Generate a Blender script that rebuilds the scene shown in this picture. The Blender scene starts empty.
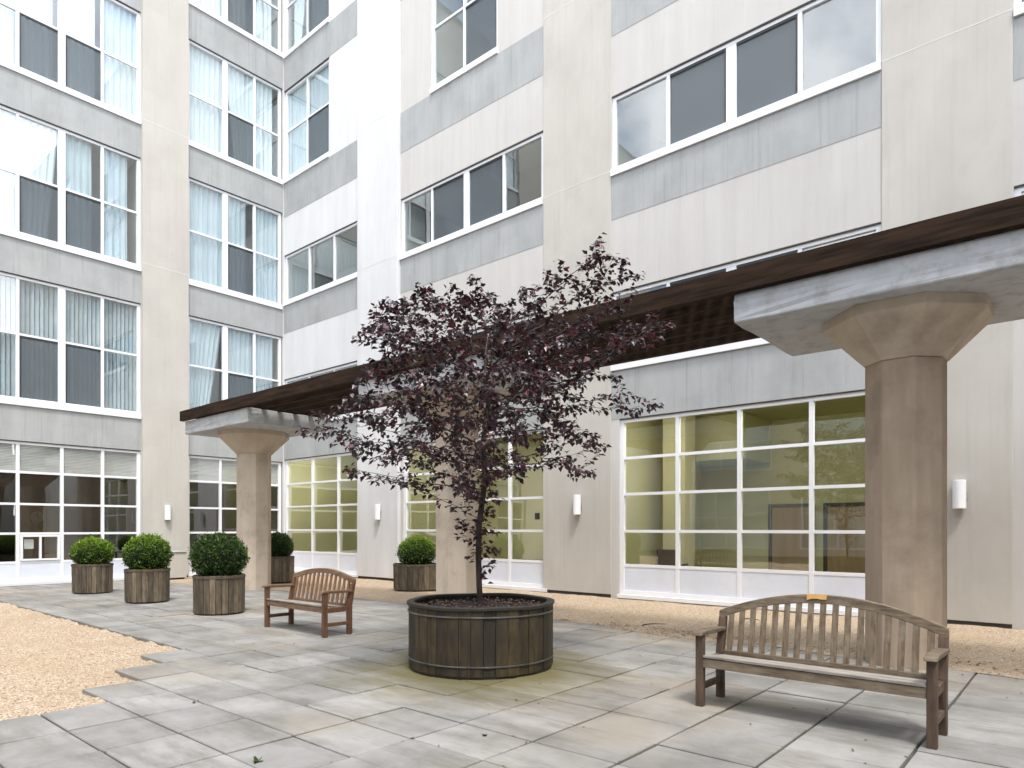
import bpy, bmesh, math, random
import numpy as np
from mathutils import Vector, Matrix, Euler
random.seed(7); np.random.seed(7)
R = math.radians
S = bpy.context.scene
COL = S.collection

# ------------------------------------------------------------------ camera
cam = bpy.data.objects.new('camera', bpy.data.cameras.new('camera')); COL.objects.link(cam)
cam.location = (0, 0, 1.55)
cam.rotation_euler = (R(90), 0, R(-49.37))
cam.data.sensor_width = 36; cam.data.lens = 676/1024*36
cam.data.shift_y = (528-384)/1024
cam.data.clip_end = 2000; cam.data.clip_start = .05
S.camera = cam

# ------------------------------------------------------------------ world, sun, exposure
SUN_EL, SUN_AZ = 65, 212          # azimuth: direction the light comes from, clockwise from +Y
w = bpy.data.worlds.new('World'); S.world = w; w.use_nodes = True
nt = w.node_tree; bg = nt.nodes['Background']
sky = nt.nodes.new('ShaderNodeTexSky'); sky.sky_type = 'NISHITA'; sky.sun_disc = False
sky.sun_elevation = R(SUN_EL); sky.sun_rotation = R(SUN_AZ); sky.air_density = 1.0; sky.dust_density = 2.0
tc = nt.nodes.new('ShaderNodeTexCoord'); cn = nt.nodes.new('ShaderNodeTexNoise')
cn.inputs['Scale'].default_value = 2.6; cn.inputs['Detail'].default_value = 6; cn.inputs['Roughness'].default_value = .55
cr = nt.nodes.new('ShaderNodeValToRGB'); cr.color_ramp.elements[0].position = .40; cr.color_ramp.elements[1].position = .56
mx = nt.nodes.new('ShaderNodeMixRGB'); mx.inputs['Color2'].default_value = (11.5, 11.7, 12.2, 1)
nt.links.new(tc.outputs['Generated'], cn.inputs['Vector']); nt.links.new(cn.outputs['Fac'], cr.inputs['Fac'])
nt.links.new(cr.outputs['Color'], mx.inputs['Fac']); nt.links.new(sky.outputs['Color'], mx.inputs['Color1'])
nt.links.new(mx.outputs['Color'], bg.inputs['Color'])
bg.inputs['Strength'].default_value = .148
sun = bpy.data.objects.new('sun', bpy.data.lights.new('sun', 'SUN')); COL.objects.link(sun)
sun.data.energy = 1.7; sun.data.angle = R(11); sun.data.color = (1, .95, .88)
az = R(SUN_AZ); el = R(SUN_EL)
sd = Vector((math.sin(az)*math.cos(el), math.cos(az)*math.cos(el), math.sin(el)))
sun.rotation_euler = sd.to_track_quat('Z', 'Y').to_euler()
sun.location = (0, 0, 40)
S.view_settings.view_transform = 'Standard'; S.view_settings.look = 'None'
S.view_settings.exposure = 1.08; S.view_settings.gamma = 1; S.view_settings.use_curve_mapping = False
S.render.engine = 'CYCLES'

# ------------------------------------------------------------------ materials
def newmat(name):
    m = bpy.data.materials.new(name); m.use_nodes = True
    return m, m.node_tree, m.node_tree.nodes, m.node_tree.links, m.node_tree.nodes['Principled BSDF']
def N(nodes, t, **kw):
    n = nodes.new(t)
    for k, v in kw.items():
        if k.startswith('i_'): n.inputs[k[2:].replace('_', ' ')].default_value = v
        else: setattr(n, k, v)
    return n
def surf(name, c1, c2, scale=3, stretch=(1, 1, 1), rough=.8, bump=.2, bscale=60, island=0.0, c3=None, c3scale=.7, c3amt=.5, spec=.5, detail=6, lo=.3, hi=.7, metal=0, bdist=.004, drip=None, dripamt=.4):
    """two-tone noise colour, optional stain colour c3, per-island brightness, fine bump"""
    m, t, n, l, p = newmat(name)
    co = N(n, 'ShaderNodeTexCoord'); mp = N(n, 'ShaderNodeMapping'); mp.inputs['Scale'].default_value = stretch
    l.new(co.outputs['Object'], mp.inputs['Vector'])
    geo = N(n, 'ShaderNodeNewGeometry')
    vec = mp.outputs['Vector']
    if island:
        ad = N(n, 'ShaderNodeVectorMath', operation='ADD'); mu = N(n, 'ShaderNodeMath', operation='MULTIPLY'); mu.inputs[1].default_value = 37.
        l.new(geo.outputs['Random Per Island'], mu.inputs[0]); l.new(vec, ad.inputs[0]); l.new(mu.outputs[0], ad.inputs[1]); vec = ad.outputs[0]
    no = N(n, 'ShaderNodeTexNoise', i_Scale=scale, i_Detail=detail, i_Roughness=.6); l.new(vec, no.inputs['Vector'])
    rp = N(n, 'ShaderNodeValToRGB'); rp.color_ramp.elements[0].position = lo; rp.color_ramp.elements[1].position = hi
    rp.color_ramp.elements[0].color = (*c1, 1); rp.color_ramp.elements[1].color = (*c2, 1)
    l.new(no.outputs['Fac'], rp.inputs['Fac']); col = rp.outputs['Color']
    if c3:
        n3 = N(n, 'ShaderNodeTexNoise', i_Scale=c3scale, i_Detail=8, i_Roughness=.65); l.new(co.outputs['Object'], n3.inputs['Vector'])
        r3 = N(n, 'ShaderNodeValToRGB'); r3.color_ramp.elements[0].position = .48; r3.color_ramp.elements[1].position = .68
        r3.color_ramp.elements[1].color = (c3amt,)*3+(1,)
        l.new(n3.outputs['Fac'], r3.inputs['Fac'])
        m3 = N(n, 'ShaderNodeMixRGB'); m3.inputs['Color2'].default_value = (*c3, 1)
        l.new(r3.outputs['Color'], m3.inputs['Fac']); l.new(col, m3.inputs['Color1']); col = m3.outputs['Color']
    if drip:       # narrow rain streaks running down the face
        md = N(n, 'ShaderNodeMapping'); md.inputs['Scale'].default_value = (7, 7, .22); l.new(co.outputs['Object'], md.inputs['Vector'])
        nd = N(n, 'ShaderNodeTexNoise', i_Scale=1.4, i_Detail=9, i_Roughness=.7); l.new(md.outputs['Vector'], nd.inputs['Vector'])
        rd = N(n, 'ShaderNodeValToRGB'); rd.color_ramp.elements[0].position = .53; rd.color_ramp.elements[1].position = .74; rd.color_ramp.elements[1].color = (dripamt,)*3+(1,)
        l.new(nd.outputs['Fac'], rd.inputs['Fac']); mdx = N(n, 'ShaderNodeMixRGB'); mdx.inputs['Color2'].default_value = (*drip, 1)
        l.new(rd.outputs['Color'], mdx.inputs['Fac']); l.new(col, mdx.inputs['Color1']); col = mdx.outputs['Color']
    if island:
        hs = N(n, 'ShaderNodeHueSaturation'); mr = N(n, 'ShaderNodeMapRange'); mr.inputs['To Min'].default_value = 1-island; mr.inputs['To Max'].default_value = 1+island
        l.new(geo.outputs['Random Per Island'], mr.inputs['Value']); l.new(mr.outputs['Result'], hs.inputs['Value']); l.new(col, hs.inputs['Color']); col = hs.outputs['Color']
    l.new(col, p.inputs['Base Color'])
    p.inputs['Roughness'].default_value = rough; p.inputs['Specular IOR Level'].default_value = spec; p.inputs['Metallic'].default_value = metal
    if bump:
        nb = N(n, 'ShaderNodeTexNoise', i_Scale=bscale, i_Detail=4); l.new(vec, nb.inputs['Vector'])
        b = N(n, 'ShaderNodeBump', i_Strength=bump, i_Distance=bdist); l.new(nb.outputs['Fac'], b.inputs['Height']); l.new(b.outputs['Normal'], p.inputs['Normal'])
    return m
M = {}
M['stucco'] = surf('stucco', (.462, .445, .405), (.522, .503, .46), 1.2, (1, 1, .35), .92, .35, 90, c3=(.38, .355, .33), c3scale=.45, c3amt=.45, spec=.2, drip=(.33, .31, .28), dripamt=.28)
M['stucco_light'] = surf('stucco_light', (.505, .49, .468), (.555, .54, .515), 2.2, (1.6, 1.6, .12), .92, .3, 90, c3=(.44, .42, .40), c3scale=.5, c3amt=.35, spec=.2, drip=(.38, .37, .35), dripamt=.35)
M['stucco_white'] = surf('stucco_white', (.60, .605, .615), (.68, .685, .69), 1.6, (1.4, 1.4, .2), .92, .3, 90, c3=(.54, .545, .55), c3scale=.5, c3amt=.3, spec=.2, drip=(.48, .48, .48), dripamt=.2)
M['recess_shade'] = surf('recess_shade', (.07, .07, .07), (.11, .11, .105), bump=0)  # dark grey painted as shade along the window heads
M['spandrel'] = surf('spandrel', (.33, .345, .345), (.41, .42, .42), 1.6, (1.2, 1.2, .35), .9, .3, 70, c3=(.28, .29, .28), c3scale=.8, c3amt=.5, spec=.2, drip=(.20, .20, .19), dripamt=.55)
M['caulk'] = surf('caulk', (.6, .6, .58), (.7, .7, .68), bump=0)
M['dark_gap'] = surf('dark_gap', (.02, .02, .02), (.04, .035, .03), bump=0)
M['white'] = surf('white', (.74, .75, .78), (.80, .81, .83), 2, rough=.45, bump=.0)
M['kick'] = surf('kick', (.62, .66, .74), (.70, .73, .80), .9, rough=.5, bump=0, c3=(.55, .57, .6), c3scale=1.2, c3amt=.4)
M['slab'] = surf('slab', (.40, .415, .43), (.475, .485, .505), 3, (1, 1, 1), .85, .5, 45, c3=(.22, .215, .20), c3scale=5.5, c3amt=.5, spec=.25)
M['column'] = surf('column', (.47, .395, .31), (.58, .49, .395), 2.2, (1.6, 1.6, .3), .9, .6, 80, c3=(.24, .19, .15), c3scale=1.3, c3amt=.55, spec=.2)
M['column_brown'] = surf('column_brown', (.31, .24, .172), (.41, .325, .245), 2.2, (2.2, 2.2, .3), .9, .8, 80, c3=(.20, .155, .118), c3scale=1.3, c3amt=.6, spec=.2)  # nearest shaft: darker brown than the other columns
M['beam'] = surf('beam', (.010, .006, .004), (.045, .026, .016), 3, (6, .5, 6), .9, .5, 40, island=.35, spec=.15)
M['bench_grey'] = surf('bench_grey', (.06, .040, .024), (.20, .15, .098), 6, (7, .6, 7), .75, .7, 60, island=.25, c3=(.24, .215, .17), c3scale=6, c3amt=.45)
M['bench_slat'] = surf('bench_slat', (.055, .036, .022), (.19, .14, .09), 6, (7, 7, .6), .75, .7, 60, island=.35, c3=(.23, .205, .16), c3scale=6, c3amt=.45)
M['bench_slat_brown'] = surf('bench_slat_brown', (.08, .038, .02), (.24, .13, .07), 6, (7, 7, .6), .7, .6, 60, island=.3)
M['bench_dark'] = surf('bench_dark', (.04, .024, .016), (.11, .07, .045), 5, (5, 5, .8), .75, .5, 60, island=.2)
M['bench_seat'] = surf('bench_seat', (.15, .13, .108), (.32, .30, .27), 5, (8, .8, 5), .65, .4, 60, island=.15)
M['bench_brown'] = surf('bench_brown', (.07, .038, .02), (.22, .135, .078), 5, (5, .8, 5), .6, .4, 60, island=.2)
M['bench_brown_dark'] = surf('bench_brown_dark', (.07, .03, .015), (.15, .07, .035), 5, (5, 5, .8), .6, .4, 60, island=.2)
M['patch'] = surf('patch', (.42, .22, .06), (.55, .32, .10), 20, bump=.2)
M['tub'] = surf('tub', (.05, .038, .025), (.165, .13, .085), 4, (5, 5, .9), .85, .6, 50, island=.38, c3=(.05, .035, .025), c3scale=3, c3amt=.6)
M['planter'] = surf('planter', (.009, .006, .003), (.058, .040, .015), 4, (5, 5, .8), .7, .6, 50, island=.35, c3=(.012, .009, .007), c3scale=2.5, c3amt=.7)
M['planter_rim'] = surf('planter_rim', (.012, .010, .008), (.03, .024, .02), 8, rough=.6, bump=.4)
M['hoop'] = surf('hoop', (.09, .09, .09), (.20, .20, .20), 6, rough=.4, bump=.1, metal=.7)
M['soil'] = surf('soil', (.02, .014, .010), (.07, .045, .035), 25, rough=.95, bump=.8, bscale=60, bdist=.02)
M['bark'] = surf('bark', (.018, .013, .012), (.07, .055, .05), 12, (1, 1, .3), .85, .7, 60)
M['lamp'] = surf('lamp', (.78, .79, .82), (.84, .85, .87), 3, rough=.35, bump=0)
M['lamp_back'] = surf('lamp_back', (.35, .33, .31), (.42, .4, .38), 3, rough=.5, bump=0)
M['room_pale'] = surf('room_pale', (.55, .53, .46), (.6, .58, .52), .6, rough=.9, bump=0)
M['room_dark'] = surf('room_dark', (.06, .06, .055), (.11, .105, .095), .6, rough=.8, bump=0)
M['room_olive'] = surf('room_olive', (.54, .53, .29), (.64, .62, .37), .5, rough=.85, bump=0)
M['room_pillar'] = surf('room_pillar', (.62, .60, .40), (.7, .68, .48), .6, rough=.8, bump=0)
M['carpet'] = surf('carpet', (.10, .10, .06), (.15, .14, .09), 9, rough=.95, bump=0)
M['door'] = surf('door', (.34, .23, .12), (.44, .31, .18), 2, (3, 3, .5), .5, .1, 30)
M['door_frame'] = surf('door_frame', (.06, .05, .04), (.09, .07, .05), 3, bump=0)
M['black'] = surf('black', (.012, .012, .013), (.03, .03, .03), 5, rough=.5, bump=.1)
M['cream'] = surf('cream', (.6, .55, .4), (.7, .65, .5), 5, bump=0)
M['amber'] = surf('amber', (.30, .17, .05), (.40, .24, .08), 1.2, bump=0)
M['curtain'] = surf('curtain', (.76, .78, .79), (.88, .89, .90), 1.5, (5, 5, .3), .9, 0)
M['curtain_blue'] = surf('curtain_blue', (.54, .60, .63), (.68, .73, .76), 1.5, (5, 5, .3), .9, 0)
M['blind'] = surf('blind', (.47, .52, .54), (.66, .70, .72), 2, (1, 1, 1), .7, 0, island=.2)
M['louvre'] = surf('louvre', (.70, .70, .72), (.82, .82, .84), 3, rough=.6, bump=0, island=.06)

def emis(name, c, s):
    m, t, n, l, p = newmat(name)
    p.inputs['Emission Color'].default_value = (*c, 1); p.inputs['Emission Strength'].default_value = s; p.inputs['Base Color'].default_value = (.8, .8, .8, 1)
    return m
M['ceiling_light'] = emis('ceiling_light', (1, .95, .80), 15)
def glassmat(name, tint, ior=1.75, tr=(.9, .95, .93)):
    m, t, n, l, p = newmat(name); n.remove(p); out = n['Material Output']
    lw = N(n, 'ShaderNodeLayerWeight', i_Blend=.5); pw = N(n, 'ShaderNodeMath', operation='POWER'); pw.inputs[1].default_value = 4.5
    l.new(lw.outputs['Facing'], pw.inputs[0]); fr = N(n, 'ShaderNodeMapRange'); fr.inputs['To Min'].default_value = ((ior-1)/(ior+1))**2; l.new(pw.outputs[0], fr.inputs['Value'])
    tb = N(n, 'ShaderNodeBsdfTransparent'); gb = N(n, 'ShaderNodeBsdfGlossy', i_Roughness=.01)
    tb.inputs['Color'].default_value = (*tr, 1); gb.inputs['Color'].default_value = (*tint, 1)
    # faint waviness of old panes
    nb = N(n, 'ShaderNodeTexNoise', i_Scale=1.3, i_Detail=1); co = N(n, 'ShaderNodeTexCoord'); l.new(co.outputs['Object'], nb.inputs['Vector'])
    b = N(n, 'ShaderNodeBump', i_Strength=.05, i_Distance=.02); l.new(nb.outputs['Fac'], b.inputs['Height']); l.new(b.outputs['Normal'], gb.inputs['Normal'])
    ms = N(n, 'ShaderNodeMixShader'); l.new(fr.outputs['Result'], ms.inputs[0]); l.new(tb.outputs[0], ms.inputs[1]); l.new(gb.outputs[0], ms.inputs[2])
    l.new(ms.outputs[0], out.inputs['Surface']); return m
M['glass'] = glassmat('glass', (1, 1, 1), 2.0, (.93, .97, .98))
M['glass_ground'] = glassmat('glass_ground', (1, 1, 1), 2.05, (.93, .94, .92))
def screenmat():
    m, t, n, l, p = newmat('insect_screen'); out = n['Material Output']
    p.inputs['Base Color'].default_value = (.12, .145, .165, 1); p.inputs['Roughness'].default_value = .6
    tb = N(n, 'ShaderNodeBsdfTransparent'); ms = N(n, 'ShaderNodeMixShader'); ms.inputs[0].default_value = .42
    l.new(tb.outputs[0], ms.inputs[1]); l.new(p.outputs[0], ms.inputs[2]); l.new(ms.outputs[0], out.inputs['Surface']); return m
M['screen'] = screenmat()

def leafmat(name, cols, gloss=.35, spec=.5, trans=.25):
    m, t, n, l, p = newmat(name); out = n['Material Output']
    geo = N(n, 'ShaderNodeNewGeometry'); rp = N(n, 'ShaderNodeValToRGB')
    e = rp.color_ramp.elements
    while len(e) < len(cols): e.new(.5)
    for i, c in enumerate(cols): e[i].position = i/(len(cols)-1); e[i].color = (*c, 1)
    l.new(geo.outputs['Random Per Island'], rp.inputs['Fac']); l.new(rp.outputs['Color'], p.inputs['Base Color'])
    p.inputs['Roughness'].default_value = gloss; p.inputs['Specular IOR Level'].default_value = spec
    tl = N(n, 'ShaderNodeBsdfTranslucent'); l.new(rp.outputs['Color'], tl.inputs['Color'])
    ms = N(n, 'ShaderNodeMixShader'); ms.inputs[0].default_value = trans
    l.new(p.outputs[0], ms.inputs[1]); l.new(tl.outputs[0], ms.inputs[2]); l.new(ms.outputs[0], out.inputs['Surface']); return m
M['plum_leaf'] = leafmat('plum_leaf', [(.006, .004, .006), (.014, .007, .011), (.035, .009, .015), (.12, .014, .028), (.012, .008, .011), (.07, .045, .06)], .36, .8, .2)
M['box_leaf'] = leafmat('box_leaf', [(.010, .024, .007), (.028, .062, .013), (.05, .10, .02), (.016, .038, .010)], .4, .4, .25)
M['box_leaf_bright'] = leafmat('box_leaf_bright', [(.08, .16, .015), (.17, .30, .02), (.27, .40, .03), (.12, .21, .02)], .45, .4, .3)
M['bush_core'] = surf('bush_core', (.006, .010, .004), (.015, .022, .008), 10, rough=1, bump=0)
M['weed'] = leafmat('weed', [(.02, .045, .012), (.05, .10, .02)], .5, .3, .3)
M['fallen'] = leafmat('fallen', [(.05, .025, .015), (.16, .08, .04), (.10, .05, .03), (.03, .02, .015)], .8, .2, .05)
M['petal'] = surf('petal', (.55, .42, .42), (.7, .6, .6), 20, bump=0)

# paving: slab tone by island, joints are real gaps, moss ring round the planter
def pavingmat():
    m, t, n, l, p = newmat('paving_stone')
    co = N(n, 'ShaderNodeTexCoord'); geo = N(n, 'ShaderNodeNewGeometry')
    n1 = N(n, 'ShaderNodeTexNoise', i_Scale=1.1, i_Detail=8, i_Roughness=.65); l.new(co.outputs['Object'], n1.inputs['Vector'])
    rp = N(n, 'ShaderNodeValToRGB'); e = rp.color_ramp.elements; e[0].position = .3; e[0].color = (.15, .145, .132, 1); e[1].position = .7; e[1].color = (.305, .300, .292, 1)
    l.new(n1.outputs['Fac'], rp.inputs['Fac'])
    # broad weathering: buff / olive patches
    n2 = N(n, 'ShaderNodeTexNoise', i_Scale=.42, i_Detail=6, i_Roughness=.6); ad = N(n, 'ShaderNodeVectorMath', operation='ADD'); ad.inputs[1].default_value = (11, 3, 0)
    l.new(co.outputs['Object'], ad.inputs[0]); l.new(ad.outputs[0], n2.inputs['Vector'])
    r2 = N(n, 'ShaderNodeValToRGB'); r2.color_ramp.elements[0].position = .48; r2.color_ramp.elements[1].position = .66; r2.color_ramp.elements[1].color = (.7, .7, .7, 1)
    l.new(n2.outputs['Fac'], r2.inputs['Fac'])
    m2 = N(n, 'ShaderNodeMixRGB'); m2.inputs['Color2'].default_value = (.27, .235, .18, 1); l.new(r2.outputs['Color'], m2.inputs['Fac']); l.new(rp.outputs['Color'], m2.inputs['Color1'])
    # streaky dirt
    mp = N(n, 'ShaderNodeMapping'); mp.inputs['Scale'].default_value = (2.2, .55, 1); mp.inputs['Rotation'].default_value = (0, 0, .3); l.new(co.outputs['Object'], mp.inputs['Vector'])
    n4 = N(n, 'ShaderNodeTexNoise', i_Scale=1.5, i_Detail=7, i_Roughness=.7); l.new(mp.outputs['Vector'], n4.inputs['Vector'])
    r4 = N(n, 'ShaderNodeValToRGB'); r4.color_ramp.elements[0].position = .48; r4.color_ramp.elements[1].position = .68; r4.color_ramp.elements[1].color = (.75, .75, .75, 1)
    l.new(n4.outputs['Fac'], r4.inputs['Fac'])
    m4 = N(n, 'ShaderNodeMixRGB'); m4.inputs['Color2'].default_value = (.125, .12, .105, 1); l.new(r4.outputs['Color'], m4.inputs['Fac']); l.new(m2.outputs['Color'], m4.inputs['Color1'])
    col = m4.outputs['Color']
    # moss grown round the big planter (a ring with a ragged edge)
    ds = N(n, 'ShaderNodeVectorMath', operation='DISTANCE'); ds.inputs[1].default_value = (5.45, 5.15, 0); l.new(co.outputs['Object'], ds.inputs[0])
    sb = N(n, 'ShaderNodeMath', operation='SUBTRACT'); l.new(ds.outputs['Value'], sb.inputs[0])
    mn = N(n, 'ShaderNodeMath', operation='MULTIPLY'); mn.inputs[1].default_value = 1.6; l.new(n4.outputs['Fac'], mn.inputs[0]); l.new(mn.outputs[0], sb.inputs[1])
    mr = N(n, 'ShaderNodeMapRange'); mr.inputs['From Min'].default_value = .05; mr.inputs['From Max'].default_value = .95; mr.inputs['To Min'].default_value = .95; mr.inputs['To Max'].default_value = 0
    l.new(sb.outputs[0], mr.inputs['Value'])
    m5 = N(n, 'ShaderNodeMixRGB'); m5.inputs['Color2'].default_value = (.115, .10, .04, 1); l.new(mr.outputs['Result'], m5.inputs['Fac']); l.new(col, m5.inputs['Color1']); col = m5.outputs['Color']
    hs = N(n, 'ShaderNodeHueSaturation'); m6 = N(n, 'ShaderNodeMapRange'); m6.inputs['To Min'].default_value = .86; m6.inputs['To Max'].default_value = 1.12
    l.new(geo.outputs['Random Per Island'], m6.inputs['Value']); l.new(m6.outputs['Result'], hs.inputs['Value']); l.new(col, hs.inputs['Color'])
    l.new(hs.outputs['Color'], p.inputs['Base Color']); p.inputs['Roughness'].default_value = .72; p.inputs['Specular IOR Level'].default_value = .35
    nb = N(n, 'ShaderNodeTexNoise', i_Scale=55., i_Detail=6); l.new(co.outputs['Object'], nb.inputs['Vector'])
    b = N(n, 'ShaderNodeBump', i_Strength=.45, i_Distance=.004); l.new(nb.outputs['Fac'], b.inputs['Height']); l.new(b.outputs['Normal'], p.inputs['Normal'])
    return m
M['paving'] = pavingmat()
def gravelmat():
    m, t, n, l, p = newmat('pea_gravel')
    co = N(n, 'ShaderNodeTexCoord')
    vo = N(n, 'ShaderNodeTexVoronoi', i_Scale=70.); l.new(co.outputs['Object'], vo.inputs['Vector'])
    rp = N(n, 'ShaderNodeValToRGB'); e = rp.color_ramp.elements; e[0].position = 0; e[0].color = (.18, .115, .06, 1); e[1].position = 1; e[1].color = (.60, .52, .42, 1)
    for pos, c in ((.25, (.37, .27, .185)), (.5, (.47, .37, .26)), (.75, (.38, .31, .235))):
        x = e.new(pos); x.color = (*c, 1)
    sp = N(n, 'ShaderNodeSeparateColor'); l.new(vo.outputs['Color'], sp.inputs[0]); l.new(sp.outputs[0], rp.inputs['Fac'])
    n2 = N(n, 'ShaderNodeTexNoise', i_Scale=.9, i_Detail=6); l.new(co.outputs['Object'], n2.inputs['Vector'])
    r2 = N(n, 'ShaderNodeValToRGB'); r2.color_ramp.elements[0].position = .45; r2.color_ramp.elements[1].position = .7; r2.color_ramp.elements[1].color = (.45, .45, .45, 1); l.new(n2.outputs['Fac'], r2.inputs['Fac'])
    m2 = N(n, 'ShaderNodeMixRGB'); m2.inputs['Color2'].default_value = (.33, .24, .14, 1); l.new(r2.outputs['Color'], m2.inputs['Fac']); l.new(rp.outputs['Color'], m2.inputs['Color1'])
    l.new(m2.outputs['Color'], p.inputs['Base Color']); p.inputs['Roughness'].default_value = .85; p.inputs['Specular IOR Level'].default_value = .3
    b = N(n, 'ShaderNodeBump', i_Strength=.9, i_Distance=.012, invert=True); l.new(vo.outputs['Distance'], b.inputs['Height']); l.new(b.outputs['Normal'], p.inputs['Normal'])
    return m
M['gravel'] = gravelmat()
M['pebble'] = surf('pebble', (.26, .17, .09), (.56, .44, .31), 30, rough=.8, bump=0, island=.35)
M['joint_soil'] = surf('joint_soil', (.012, .011, .008), (.035, .03, .022), 9, rough=1, bump=.3)

# ------------------------------------------------------------------ helpers
def obj(name, bm, mat, parent=None, world=False, smooth=False, bevel=0):
    """link a bmesh as ONE mesh object. world=True: its vertices are world coordinates, re-based to the parent"""
    me = bpy.data.meshes.new(name)
    if world and parent is not None:
        o0 = parent.get('_w', None); v = Vector(o0) if o0 else Vector(parent.location)
        bmesh.ops.translate(bm, verts=bm.verts, vec=-v)
    bm.to_mesh(me); bm.free()
    for mm in (mat if isinstance(mat, (list, tuple)) else [mat]): me.materials.append(mm)
    if smooth:
        for p in me.polygons: p.use_smooth = True
    o = bpy.data.objects.new(name, me); COL.objects.link(o)
    if parent is not None:
        o.parent = parent
    if bevel:
        b = o.modifiers.new('bevel', 'BEVEL'); b.width = bevel; b.segments = 2; b.limit_method = 'ANGLE'
    return o
WORLD = {}
def wobj(name, bm, mat, parent, **k):          # vertices in world coordinates; parents never rotate
    base = WORLD.get(parent.name, Vector((0, 0, 0)))
    bmesh.ops.translate(bm, verts=bm.verts, vec=-base)
    o = obj(name, bm, mat, parent, **k); WORLD[o.name] = base.copy(); return o
def thing(name, label, cat, loc=(0, 0, 0), rz=0, group=None):
    o = bpy.data.objects.new(name, None); COL.objects.link(o); o.location = loc; o.rotation_euler = (0, 0, rz)
    o.empty_display_size = .2
    o['label'] = label; o['category'] = cat
    if group: o['group'] = group
    WORLD[o.name] = Vector(loc); return o
def tag(o, label, cat, group=None, kind=None):
    if label: o['label'] = label
    if cat: o['category'] = cat
    if group: o['group'] = group
    if kind: o['kind'] = kind
    return o
def copy_tree(o, parent=None):
    c = o.copy(); COL.objects.link(c); c.parent = parent
    for ch in list(o.children): copy_tree(ch, c)
    return c
def NB(): return bmesh.new()
def box(bm, a, b, mi=0):
    x0, x1 = sorted((a[0], b[0])); y0, y1 = sorted((a[1], b[1])); z0, z1 = sorted((a[2], b[2]))
    v = [bm.verts.new(p) for p in ((x0, y0, z0), (x1, y0, z0), (x1, y1, z0), (x0, y1, z0), (x0, y0, z1), (x1, y0, z1), (x1, y1, z1), (x0, y1, z1))]
    for f in ((0, 3, 2, 1), (4, 5, 6, 7), (0, 1, 5, 4), (1, 2, 6, 5), (2, 3, 7, 6), (3, 0, 4, 7)):
        fc = bm.faces.new([v[i] for i in f]); fc.material_index = mi
    return v
def obox(bm, c, size, rot=(0, 0, 0)):
    v = box(bm, [-s/2 for s in size], [s/2 for s in size])
    mt = Matrix.Translation(c) @ Euler(rot).to_matrix().to_4x4()
    for q in v: q.co = mt @ q.co
    return v
def prism(bm, pts, ax, lo, hi):
    """extrude the 2-D outline pts along axis ax"""
    def P(p, q):
        return {0: (q, p[0], p[1]), 1: (p[0], q, p[1]), 2: (p[0], p[1], q)}[ax]
    a = [bm.verts.new(P(p, lo)) for p in pts]; b = [bm.verts.new(P(p, hi)) for p in pts]
    bm.faces.new(a[::-1]); bm.faces.new(b); n = len(pts)
    for i in range(n): bm.faces.new((a[i], a[(i+1) % n], b[(i+1) % n], b[i]))
    bmesh.ops.recalc_face_normals(bm, faces=bm.faces)
def quad(bm, ps):
    return bm.faces.new([bm.verts.new(p) for p in ps])

# ------------------------------------------------------------------ facades
class Fac:                                   # s along the wall, z up, d outwards
    def __init__(s, kind, plane): s.k = kind; s.p = plane
    def P(s, a, z, d=0):
        if s.k == 'A': return (a, s.p-d, z)
        if s.k == 'D': return (s.p-d, a, z)
        if s.k == 'W': return (s.p+d, a, z)
        if s.k == 'S': return (a, s.p+d, z)
    def box(s, bm, s0, s1, z0, z1, d0, d1): box(bm, s.P(s0, z0, d0), s.P(s1, z1, d1))
FA = Fac('A', 21.9); FD = Fac('D', 13.0); FW = Fac('W', -14.0); FS = Fac('S', -12.0)

def wall_mesh(F, s0, s1, z0, z1, ops, rev=.14):
    bm = NB()
    ss = sorted({s0, s1, *[o[0] for o in ops], *[o[1] for o in ops]}); zs = sorted({z0, z1, *[o[2] for o in ops], *[o[3] for o in ops]})
    for i in range(len(ss)-1):
        for j in range(len(zs)-1):
            cs, cz = (ss[i]+ss[i+1])/2, (zs[j]+zs[j+1])/2
            if any(o[0] < cs < o[1] and o[2] < cz < o[3] for o in ops): continue
            quad(bm, [F.P(ss[i], zs[j]), F.P(ss[i+1], zs[j]), F.P(ss[i+1], zs[j+1]), F.P(ss[i], zs[j+1])])
    for a, b, c, d in ops:
        for (p, q) in (((a, c), (b, c)), ((b, c), (b, d)), ((b, d), (a, d)), ((a, d), (a, c))):
            quad(bm, [F.P(*p), F.P(*q), F.P(*q, -rev), F.P(*p, -rev)])
    return bm

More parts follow.
